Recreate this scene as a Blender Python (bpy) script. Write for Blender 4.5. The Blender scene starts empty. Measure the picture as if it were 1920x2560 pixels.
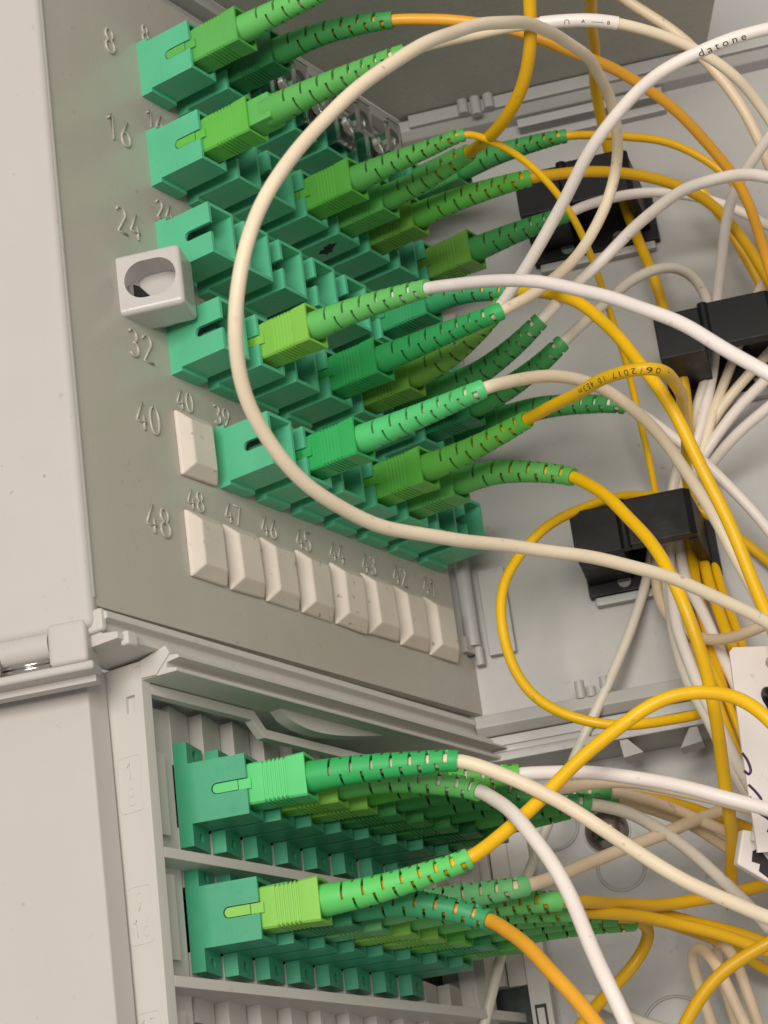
# Fibre distribution box: hinged patch panel, angled adapter tray, patch cords.
# All geometry is written in millimetres and scaled to metres (S).
import bpy, bmesh, math, random
from mathutils import Vector, Matrix
random.seed(7)
S = 0.001
col = bpy.context.scene.collection
scene = bpy.context.scene

# ------------------------------------------------------------------ camera
cam_d = bpy.data.cameras.new('camera')
cam = bpy.data.objects.new('camera', cam_d); col.objects.link(cam)
RIGHT = Vector((0.56724, -0.81387, -0.12838)); DOWN = Vector((0.22996, 0.30614, -0.92380)); FWD = Vector((0.79078, 0.49449, 0.36072))
FWD.normalize(); RIGHT = (RIGHT - FWD * RIGHT.dot(FWD)).normalized(); DOWN = FWD.cross(RIGHT)
m = Matrix((RIGHT, -DOWN, -FWD)).transposed().to_4x4()
m.translation = Vector((-378.03, -286.63, -301.41)) * S
cam.matrix_world = m
cam_d.sensor_fit = 'HORIZONTAL'; cam_d.sensor_width = 36.0; cam_d.lens = 5856.0 / 1920.0 * 36.0
cam_d.clip_start = 0.01; cam_d.clip_end = 20.0
cam_d.dof.use_dof = True; cam_d.dof.focus_distance = 0.505; cam_d.dof.aperture_fstop = 64.0
scene.camera = cam

# ------------------------------------------------------------------ light
w = bpy.data.worlds.new('World'); scene.world = w; w.use_nodes = True
w.node_tree.nodes['Background'].inputs[0].default_value = (1.0, 0.97, 0.93, 1)
w.node_tree.nodes['Background'].inputs[1].default_value = 0.32
def area(name, loc, target, size, power, color):
    d = bpy.data.lights.new(name, 'AREA'); d.shape = 'RECTANGLE'; d.size, d.size_y = size[0] * S, size[1] * S
    d.energy = power; d.color = color
    o = bpy.data.objects.new(name, d); col.objects.link(o)
    o.location = Vector(loc) * S
    o.rotation_euler = (Vector(target) - Vector(loc)).to_track_quat('-Z', 'Y').to_euler()
    return o
area('ceiling_light', (-1350, -640, -20), (60, -20, -90), (1000, 700), 22.5, (1.0, 0.945, 0.88))
scene.view_settings.view_transform = 'Standard'; scene.view_settings.look = 'None'
scene.view_settings.exposure = 0.0; scene.view_settings.gamma = 1.0
scene.view_settings.use_curve_mapping = False
scene.cycles.max_bounces = 8; scene.cycles.transparent_max_bounces = 8

# ------------------------------------------------------------------ materials
MATS = {}
def plastic(name, rgb, rough=0.4, spec=0.5, var=0.06, bump=0.03, scale=900.0, specks=0.0, sss=0.0, streak=0.0, coat=0.0, rv=0.08, smear=0.0):
    """Moulded plastic: slight tone mottling, uneven gloss, fine grain, sparse grime specks."""
    if name in MATS: return MATS[name]
    mt = bpy.data.materials.new(name); mt.use_nodes = True
    nt = mt.node_tree; N = nt.nodes; L = nt.links; b = N['Principled BSDF']
    tc = N.new('ShaderNodeTexCoord')
    oi = N.new('ShaderNodeObjectInfo')
    add = N.new('ShaderNodeVectorMath'); add.operation = 'ADD'
    L.new(tc.outputs['Object'], add.inputs[0])
    comb = N.new('ShaderNodeCombineXYZ'); L.new(oi.outputs['Random'], comb.inputs[0]); L.new(oi.outputs['Random'], comb.inputs[2])
    L.new(comb.outputs[0], add.inputs[1])
    n1 = N.new('ShaderNodeTexNoise'); n1.inputs['Scale'].default_value = 90.0; n1.inputs['Detail'].default_value = 5.0
    L.new(add.outputs[0], n1.inputs['Vector'])
    mr = N.new('ShaderNodeMapRange'); mr.inputs[1].default_value = 0.3; mr.inputs[2].default_value = 0.7
    mr.inputs[3].default_value = 1.0 - var; mr.inputs[4].default_value = 1.0 + var
    L.new(n1.outputs['Fac'], mr.inputs[0])
    mul = N.new('ShaderNodeVectorMath'); mul.operation = 'SCALE'; mul.inputs[0].default_value = rgb
    L.new(mr.outputs[0], mul.inputs['Scale'])
    last = mul.outputs[0]
    if specks > 0:
        v = N.new('ShaderNodeTexNoise'); v.inputs['Scale'].default_value = 420.0; v.inputs['Detail'].default_value = 2.0
        L.new(add.outputs[0], v.inputs['Vector'])
        r2 = N.new('ShaderNodeMapRange'); r2.inputs[1].default_value = 0.67; r2.inputs[2].default_value = 0.74
        L.new(v.outputs['Fac'], r2.inputs[0])
        cm = N.new('ShaderNodeTexNoise'); cm.inputs['Scale'].default_value = 45.0; cm.inputs['Detail'].default_value = 3.0
        L.new(add.outputs[0], cm.inputs['Vector'])
        cr = N.new('ShaderNodeMapRange'); cr.inputs[1].default_value = 0.42; cr.inputs[2].default_value = 0.62; L.new(cm.outputs['Fac'], cr.inputs[0])
        cp = N.new('ShaderNodeMath'); cp.operation = 'MULTIPLY'; L.new(r2.outputs[0], cp.inputs[0]); L.new(cr.outputs[0], cp.inputs[1])
        sc = N.new('ShaderNodeMath'); sc.operation = 'MULTIPLY'; sc.inputs[1].default_value = specks; L.new(cp.outputs[0], sc.inputs[0])
        mx = N.new('ShaderNodeMix'); mx.data_type = 'RGBA'
        L.new(sc.outputs[0], mx.inputs[0]); L.new(last, mx.inputs[6]); mx.inputs[7].default_value = (0.10, 0.07, 0.05, 1)
        last = mx.outputs[2]
    if streak > 0:
        mp = N.new('ShaderNodeMapping'); mp.inputs['Scale'].default_value = (40, 40, 6)
        L.new(tc.outputs['Object'], mp.inputs[0])
        v = N.new('ShaderNodeTexNoise'); v.inputs['Scale'].default_value = 1.0; v.inputs['Detail'].default_value = 6.0
        L.new(mp.outputs[0], v.inputs['Vector'])
        r2 = N.new('ShaderNodeMapRange'); r2.inputs[1].default_value = 0.5; r2.inputs[2].default_value = 0.75
        L.new(v.outputs['Fac'], r2.inputs[0])
        sc = N.new('ShaderNodeMath'); sc.operation = 'MULTIPLY'; sc.inputs[1].default_value = streak; L.new(r2.outputs[0], sc.inputs[0])
        mx = N.new('ShaderNodeMix'); mx.data_type = 'RGBA'
        L.new(sc.outputs[0], mx.inputs[0]); L.new(last, mx.inputs[6]); mx.inputs[7].default_value = (rgb[0]*.62, rgb[1]*.56, rgb[2]*.46, 1)
        last = mx.outputs[2]
    L.new(last, b.inputs['Base Color'])
    rr = N.new('ShaderNodeMapRange'); rr.inputs[1].default_value = 0.3; rr.inputs[2].default_value = 0.7
    rr.inputs[3].default_value = max(0.03, rough - rv); rr.inputs[4].default_value = rough + rv
    n3 = N.new('ShaderNodeTexNoise'); n3.inputs['Scale'].default_value = 260.0; n3.inputs['Detail'].default_value = 4.0
    L.new(add.outputs[0], n3.inputs['Vector']); L.new(n3.outputs['Fac'], rr.inputs[0])
    if smear > 0:
        mp2 = N.new('ShaderNodeMapping'); mp2.inputs['Scale'].default_value = (55, 55, 16); mp2.inputs['Rotation'].default_value = (0, 0.5, 0); L.new(add.outputs[0], mp2.inputs[0])
        n4 = N.new('ShaderNodeTexNoise'); n4.inputs['Scale'].default_value = 1.0; n4.inputs['Detail'].default_value = 6.0; n4.inputs['Distortion'].default_value = 1.2
        L.new(mp2.outputs[0], n4.inputs['Vector'])
        m4 = N.new('ShaderNodeMapRange'); m4.inputs[1].default_value = 0.45; m4.inputs[2].default_value = 0.75; m4.inputs[4].default_value = smear; L.new(n4.outputs['Fac'], m4.inputs[0])
        ad = N.new('ShaderNodeMath'); ad.operation = 'ADD'; L.new(rr.outputs[0], ad.inputs[0]); L.new(m4.outputs[0], ad.inputs[1]); L.new(ad.outputs[0], b.inputs['Roughness'])
    else:
        L.new(rr.outputs[0], b.inputs['Roughness'])
    b.inputs['Specular IOR Level'].default_value = spec
    if coat: b.inputs['Coat Weight'].default_value = coat; b.inputs['Coat Roughness'].default_value = 0.15
    if sss > 0:
        b.inputs['Subsurface Weight'].default_value = sss
        b.inputs['Subsurface Radius'].default_value = (1.0, 0.8, 0.6); b.inputs['Subsurface Scale'].default_value = 0.0006
    n2 = N.new('ShaderNodeTexNoise'); n2.inputs['Scale'].default_value = scale; n2.inputs['Detail'].default_value = 3.0
    L.new(add.outputs[0], n2.inputs['Vector'])
    bp = N.new('ShaderNodeBump'); bp.inputs['Strength'].default_value = bump; bp.inputs['Distance'].default_value = 0.0004
    L.new(n2.outputs['Fac'], bp.inputs['Height']); L.new(bp.outputs[0], b.inputs['Normal'])
    MATS[name] = mt; return mt
def metal(name, rgb, rough):
    mt = plastic(name, rgb, rough, var=0.1, bump=0.02); mt.node_tree.nodes['Principled BSDF'].inputs['Metallic'].default_value = 1.0; return mt
def clear(name):
    mt = bpy.data.materials.new(name); mt.use_nodes = True; b = mt.node_tree.nodes['Principled BSDF']
    n = mt.node_tree.nodes.new('ShaderNodeTexNoise'); n.inputs['Scale'].default_value = 500.0
    r = mt.node_tree.nodes.new('ShaderNodeMapRange'); r.inputs[3].default_value = 0.04; r.inputs[4].default_value = 0.22
    mt.node_tree.links.new(n.outputs['Fac'], r.inputs[0]); mt.node_tree.links.new(r.outputs[0], b.inputs['Roughness'])
    b.inputs['Base Color'].default_value = (0.9, 0.9, 0.88, 1); b.inputs['Transmission Weight'].default_value = 1.0; b.inputs['IOR'].default_value = 1.47
    return mt
GREY = dict(rough=0.38, spec=0.5, var=0.03, bump=0.02, specks=0.25)
M_PANEL = plastic('panel_grey_abs', (0.45, 0.425, 0.37), 0.20, 0.5, 0.015, 0.0, 300, 0.25, streak=0.14, rv=0.02, smear=0.22)
M_COVER = plastic('cover_light_grey', (0.505, 0.468, 0.437), 0.52, 0.3, 0.012, 0.02, 1400, 0.45, rv=0.03, smear=0.1, streak=0.05)
M_TRAY = plastic('tray_light_grey', (0.57, 0.54, 0.50), 0.5, 0.35, 0.015, 0.02, 1200, 0.12, rv=0.04)
M_BACK = plastic('back_plate_grey', (0.42, 0.41, 0.39), 0.36, 0.4, 0.02, 0.01, 700, 0.4, streak=0.10, rv=0.04, smear=0.15)
M_CEIL = plastic('box_top_grey', (0.42, 0.40, 0.355), 0.30, 0.5, 0.03, 0.02, 700, 0.2)
M_PLUG = plastic('blank_plug_cream', (0.66, 0.59, 0.51), 0.5, 0.4, 0.05, 0.05, 1500, 0.75, streak=0.18)
M_LATCH = plastic('latch_grey', (0.53, 0.50, 0.475), 0.2, 0.5, 0.02, 0.01, 700, 0.1)
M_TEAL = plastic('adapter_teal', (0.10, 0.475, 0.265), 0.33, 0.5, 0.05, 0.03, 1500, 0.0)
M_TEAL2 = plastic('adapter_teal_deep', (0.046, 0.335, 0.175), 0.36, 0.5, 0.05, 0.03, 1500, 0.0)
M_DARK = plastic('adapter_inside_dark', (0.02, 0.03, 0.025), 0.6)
M_SLEEVE = plastic('sleeve_ceramic', (0.10, 0.22, 0.15), 0.35)
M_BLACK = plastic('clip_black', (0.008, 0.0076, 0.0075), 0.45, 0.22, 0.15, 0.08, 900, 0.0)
M_STEEL = metal('steel', (0.62, 0.58, 0.54), 0.18)
M_SCREW = plastic('screw_grey', (0.22, 0.21, 0.20), 0.5)
M_DOME = metal('rivet_steel', (0.30, 0.26, 0.235), 0.22)
M_INK = plastic('ink_black', (0.02, 0.018, 0.018), 0.6)
M_INKB = plastic('ink_brown', (0.07, 0.035, 0.01), 0.6)
M_PURPLE = plastic('marker_purple', (0.05, 0.012, 0.07), 0.5)
M_TAG = plastic('tag_white', (0.80, 0.73, 0.68), 0.45, 0.4, 0.03, 0.03, 900, 0.25)
M_CLEAR = clear('clear_cap')
CAB = {
    'yellow': plastic('jacket_yellow', (0.84, 0.49, 0.004), 0.38, 0.45, 0.05, 0.05, 1500, 0.25, sss=0.1),
    'amber': plastic('jacket_amber', (0.72, 0.40, 0.004), 0.38, 0.45, 0.05, 0.05, 1500, 0.25, sss=0.1),
    'orange': plastic('jacket_orange', (0.82, 0.39, 0.03), 0.38, 0.45, 0.05, 0.05, 1500, 0.2, sss=0.1),
    'cream': plastic('jacket_cream', (0.80, 0.675, 0.49), 0.42, 0.4, 0.04, 0.05, 1500, 0.45, sss=0.12),
    'white': plastic('jacket_white', (0.83, 0.745, 0.675), 0.42, 0.4, 0.03, 0.05, 1500, 0.3, sss=0.12),
    'snow': plastic('jacket_snow', (0.81, 0.73, 0.685), 0.36, 0.4, 0.03, 0.04, 1500, 0.2, sss=0.12),
    'beige': plastic('jacket_beige', (0.73, 0.575, 0.395), 0.42, 0.4, 0.05, 0.05, 1500, 0.45, sss=0.12),
    'ivory': plastic('jacket_ivory', (0.69, 0.63, 0.53), 0.42, 0.4, 0.05, 0.05, 1500, 0.5, sss=0.12),
}
GREENS = {
    'leaf': (0.11, 0.42, 0.09), 'fern': (0.06, 0.31, 0.08), 'forest': (0.025, 0.18, 0.06), 'apple': (0.12, 0.46, 0.065),
    'lime': (0.235, 0.55, 0.08), 'mint': (0.095, 0.57, 0.18), 'emerald': (0.038, 0.41, 0.11), 'olive': (0.155, 0.37, 0.055),
    'grass': (0.135, 0.50, 0.12), 'jade': (0.04, 0.32, 0.125), 'bright': (0.115, 0.58, 0.13), 'pale': (0.14, 0.46, 0.165), 'pine': (0.03, 0.23, 0.095),
}
def green(k): return plastic('green_' + k, GREENS[k], 0.40, 0.45, 0.05, 0.04, 1500, 0.0)
def bootg(k): return plastic('boot_' + k, GREENS[k], 0.50, 0.4, 0.05, 0.05, 1500, 0.0)

# ------------------------------------------------------------------ frames
F_W = Matrix.Identity(4)
A22 = math.radians(22.0)
F_P = Matrix(((math.sin(A22), math.cos(A22), 0, 113.7), (-math.cos(A22), math.sin(A22), 0, 0.0), (0, 0, 1, -139.0), (0, 0, 0, 1)))
O2 = Vector((-4.24, 7.094, -174.876)); PITCH2 = 10.848; ROWV = Vector((1.096, 0.561, -25.656)); ANG2 = math.radians(17.142)
F_T = Matrix(((0.99996, -0.00673, -0.00628, O2.x), (0.00657, 0.99966, -0.02527, O2.y), (0.00645, 0.02522, 0.99966, O2.z), (0, 0, 0, 1)))
PITCH, ROW, TH = 13.257, 24.02, 9.08
def mm(mat):
    """frame in mm -> object matrix in metres"""
    r = mat.copy(); r.translation = mat.translation * S; return r

# ------------------------------------------------------------------ mesh helpers
def new_bm(): return bmesh.new()
def box(bm, x0, x1, y0, y1, z0, z1):
    x0, x1 = min(x0, x1), max(x0, x1); y0, y1 = min(y0, y1), max(y0, y1); z0, z1 = min(z0, z1), max(z0, z1)
    v = [bm.verts.new(p) for p in ((x0,y0,z0),(x1,y0,z0),(x1,y1,z0),(x0,y1,z0),(x0,y0,z1),(x1,y0,z1),(x1,y1,z1),(x0,y1,z1))]
    for f in ((3,2,1,0),(4,5,6,7),(0,1,5,4),(1,2,6,5),(2,3,7,6),(3,0,4,7)): bm.faces.new([v[i] for i in f])
    return v
def prism(bm, poly, a, b, axis='x'):
    """polygon extruded along an axis; poly points are the other two coordinates in order"""
    def P(p, t): return {'x': (t, p[0], p[1]), 'y': (p[0], t, p[1]), 'z': (p[0], p[1], t)}[axis]
    v0 = [bm.verts.new(P(p, a)) for p in poly]; v1 = [bm.verts.new(P(p, b)) for p in poly]
    n = len(poly)
    bm.faces.new(v0); bm.faces.new(v1[::-1])
    for i in range(n): bm.faces.new((v0[i], v1[i], v1[(i+1) % n], v0[(i+1) % n]))
    bmesh.ops.recalc_face_normals(bm, faces=bm.faces)
def cyl(bm, p0, p1, r0, r1=None, n=16, cap=True):
    r1 = r0 if r1 is None else r1
    p0, p1 = Vector(p0), Vector(p1); d = (p1 - p0).normalized()
    a = d.orthogonal().normalized(); b = d.cross(a)
    A = [bm.verts.new(p0 + (a * math.cos(2*math.pi*i/n) + b * math.sin(2*math.pi*i/n)) * r0) for i in range(n)]
    B = [bm.verts.new(p1 + (a * math.cos(2*math.pi*i/n) + b * math.sin(2*math.pi*i/n)) * r1) for i in range(n)]
    for i in range(n): bm.faces.new((A[i], A[(i+1) % n], B[(i+1) % n], B[i]))
    if cap: bm.faces.new(A[::-1]); bm.faces.new(B)
def bevel(bm, off, seg=2, ang=30):
    bm.normal_update()
    e = [e for e in bm.edges if len(e.link_faces) == 2 and e.calc_face_angle(0) > math.radians(ang)]
    if e: bmesh.ops.bevel(bm, geom=e, offset=off, segments=seg, profile=0.6, affect='EDGES', clamp_overlap=True)
def to_mesh(bm, name, smooth=False, sharp=None):
    bmesh.ops.recalc_face_normals(bm, faces=bm.faces)
    for v in bm.verts: v.co = v.co * S
    me = bpy.data.meshes.new(name); bm.to_mesh(me); bm.free()
    if smooth or sharp:
        for p in me.polygons: p.use_smooth = True
        if sharp: me.set_sharp_from_angle(angle=math.radians(sharp))
    return me
def cut(bm, cutters):
    """boolean difference of bm with a list of bmeshes (mm), evaluated once for a prototype"""
    me = bpy.data.meshes.new('tmp'); bmesh.ops.recalc_face_normals(bm, faces=bm.faces); bm.to_mesh(me); bm.free()
    ob = bpy.data.objects.new('tmp', me); col.objects.link(ob); tmp = [ob]
    for c in cutters:
        mc = bpy.data.meshes.new('tmpc'); bmesh.ops.recalc_face_normals(c, faces=c.faces); c.to_mesh(mc); c.free()
        oc = bpy.data.objects.new('tmpc', mc); col.objects.link(oc); tmp.append(oc)
        md = ob.modifiers.new('b', 'BOOLEAN'); md.object = oc; md.operation = 'DIFFERENCE'; md.solver = 'EXACT'
    dg = bpy.context.evaluated_depsgraph_get()
    res = bpy.data.meshes.new_from_object(ob.evaluated_get(dg))
    out = bmesh.new(); out.from_mesh(res)
    for o in tmp:
        d = o.data; bpy.data.objects.remove(o); bpy.data.meshes.remove(d)
    bpy.data.meshes.remove(res)
    return out
def obj(name, me, mat, parent=None, matrix=None):
    o = bpy.data.objects.new(name, me); col.objects.link(o)
    if mat is not None and me is not None and not me.materials: me.materials.append(mat)
    if parent is not None: o.parent = parent
    if matrix is not None:
        if parent is None: o.matrix_world = mm(matrix)
        else: o.matrix_local = mm(matrix)
    return o
def thing(name, label, cat, frame, group=None):
    o = bpy.data.objects.new(name, None); col.objects.link(o); o.empty_display_size = 0.004
    o.matrix_world = mm(frame); o['label'] = label; o['category'] = cat
    if group: o['group'] = group
    return o
def tag(o, label, cat, group=None):
    o['label'] = label; o['category'] = cat
    if group: o['group'] = group
    return o
def wn(o):
    md = o.modifiers.new('weighted', 'WEIGHTED_NORMAL'); md.keep_sharp = True; return o
def part(name, bm, mat, parent, smooth=False, sharp=None, matrix=None):
    o = obj(name, to_mesh(bm, name, smooth, sharp), mat, parent, matrix)
    return wn(o) if sharp else o
def bx(name, mat, parent, dims, bev=0.3, seg=2):
    bm = new_bm(); box(bm, *dims)
    if bev: bevel(bm, bev, seg)
    return part(name, bm, mat, parent, sharp=35)

# ------------------------------------------------------------------ splines and tubes
def spline(pts, step=1.3):
    """centripetal Catmull-Rom through pts, resampled roughly every step mm"""
    P = [Vector(p) for p in pts]
    P = [P[0] * 2 - P[1]] + P + [P[-1] * 2 - P[-2]]
    out = []
    for i in range(1, len(P) - 2):
        p0, p1, p2, p3 = P[i-1], P[i], P[i+1], P[i+2]
        t0 = 0.0; t1 = t0 + max(1e-4, (p1-p0).length) ** 0.5; t2 = t1 + max(1e-4, (p2-p1).length) ** 0.5; t3 = t2 + max(1e-4, (p3-p2).length) ** 0.5
        n = max(2, int((p2 - p1).length / step))
        for j in range(n):
            t = t1 + (t2 - t1) * j / n
            a1 = p0 * ((t1-t)/(t1-t0)) + p1 * ((t-t0)/(t1-t0)); a2 = p1 * ((t2-t)/(t2-t1)) + p2 * ((t-t1)/(t2-t1)); a3 = p2 * ((t3-t)/(t3-t2)) + p3 * ((t-t2)/(t3-t2))
            b1 = a1 * ((t2-t)/(t2-t0)) + a2 * ((t-t0)/(t2-t0)); b2 = a2 * ((t3-t)/(t3-t1)) + a3 * ((t-t1)/(t3-t1))
            out.append(b1 * ((t2-t)/(t2-t1)) + b2 * ((t-t1)/(t2-t1)))
    out.append(P[-2].copy())
    return out
def relax(path, k=4, it=3):
    """light smoothing so that the jacket bends like a stiff cord (ends stay put)"""
    for _ in range(it):
        q = [p.copy() for p in path]
        for i in range(1, len(path) - 1):
            a = max(0, i - k); b = min(len(path) - 1, i + k); h = min(i - a, b - i)
            if h < 1: continue
            acc = Vector()
            for j in range(i - h, i + h + 1): acc += path[j]
            q[i] = acc / (2 * h + 1)
        path = q
    return path
def wobble(path, seed, amp=0.16):
    r = random.Random(seed); a = [r.uniform(0, 6.3) for _ in range(6)]; s = arc_len(path); n = len(path)
    out = []
    for i, p in enumerate(path):
        e = min(1.0, s[i] / 25.0) * amp
        out.append(p + Vector((math.sin(s[i]/7.3 + a[0]) + .6*math.sin(s[i]/3.7 + a[1]), math.sin(s[i]/6.1 + a[2]) + .6*math.sin(s[i]/4.1 + a[3]), math.sin(s[i]/8.2 + a[4]) + .6*math.sin(s[i]/3.3 + a[5]))) * e)
    return out
def frames(path, left):
    T = []
    for i in range(len(path)):
        a = path[max(0, i-1)]; b = path[min(len(path)-1, i+1)]
        T.append((b - a).normalized())
    L = (left - T[0] * left.dot(T[0])).normalized(); out = []
    for t in T:
        L = (L - t * L.dot(t)).normalized(); out.append((t, L, t.cross(L)))
    return out
def tube(bm, path, fr, r, n=14, cap=True):
    rings = []
    for i, p in enumerate(path):
        t, l, u = fr[i]; rr = r(i) if callable(r) else r
        rings.append([bm.verts.new(p + (l * math.cos(2*math.pi*k/n) + u * math.sin(2*math.pi*k/n)) * rr) for k in range(n)])
    for a, b in zip(rings, rings[1:]):
        for k in range(n): bm.faces.new((a[k], a[(k+1) % n], b[(k+1) % n], b[k]))
    if cap: bm.faces.new(rings[0][::-1]); bm.faces.new(rings[-1])
def stroke_tube(bm, pts, r, n=6):
    P = [Vector(p) for p in pts]; fr = frames(P, Vector((0.31, 0.77, 0.55))); tube(bm, P, fr, r, n)
def arc_len(path):
    s = [0.0]
    for a, b in zip(path, path[1:]): s.append(s[-1] + (b - a).length)
    return s

# ------------------------------------------------------------------ numerals (thin moulded strokes, unit box 0.5 x 1)
def arc(cx, cy, rx, ry, a0, a1, n=10):
    return [(cx + rx * math.cos(math.radians(a0 + (a1-a0)*i/n)), cy + ry * math.sin(math.radians(a0 + (a1-a0)*i/n))) for i in range(n+1)]
DIG = {
    '0': [arc(.25,.5,.23,.5,90,450,20)], '1': [[(.05,.78),(.27,1),(.27,0)]],
    '2': [arc(.25,.74,.22,.26,160,-20,10) + [(.02,0),(.5,0)]], '3': [arc(.24,.76,.2,.24,150,-90,10) + arc(.24,.26,.23,.26,90,-150,10)],
    '4': [[(.38,0),(.38,.52)], [(.36,1),(.0,.27),(.5,.27)]], '5': [[(.46,1),(.08,1),(.05,.56)] + arc(.24,.32,.23,.32,130,-150,12)],
    '6': [[(.40,1),(.08,.45)] + arc(.25,.28,.22,.28,160,520,18)], '7': [[(.02,1),(.48,1),(.2,0)]],
    '8': [arc(.25,.76,.19,.24,-90,270,14), arc(.25,.26,.23,.26,90,450,16)], '9': [[(.10,0),(.42,.55)] + arc(.25,.72,.22,.28,-20,340,18)],
}
def numeral(text, h, place, r):
    """place(a, b): maps text-plane mm (a to the right, b up, centred) to 3-D mm"""
    bm = new_bm(); wd = 0.52 * h; adv = 0.70 * h; tot = adv * (len(text) - 1) + 0.5 * h
    for i, ch in enumerate(text):
        for st in DIG[ch]:
            stroke_tube(bm, [place(i*adv + x*h*1.0 - tot/2, (y-.5)*h) for x, y in st], r, 6)
    return bm
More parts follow.
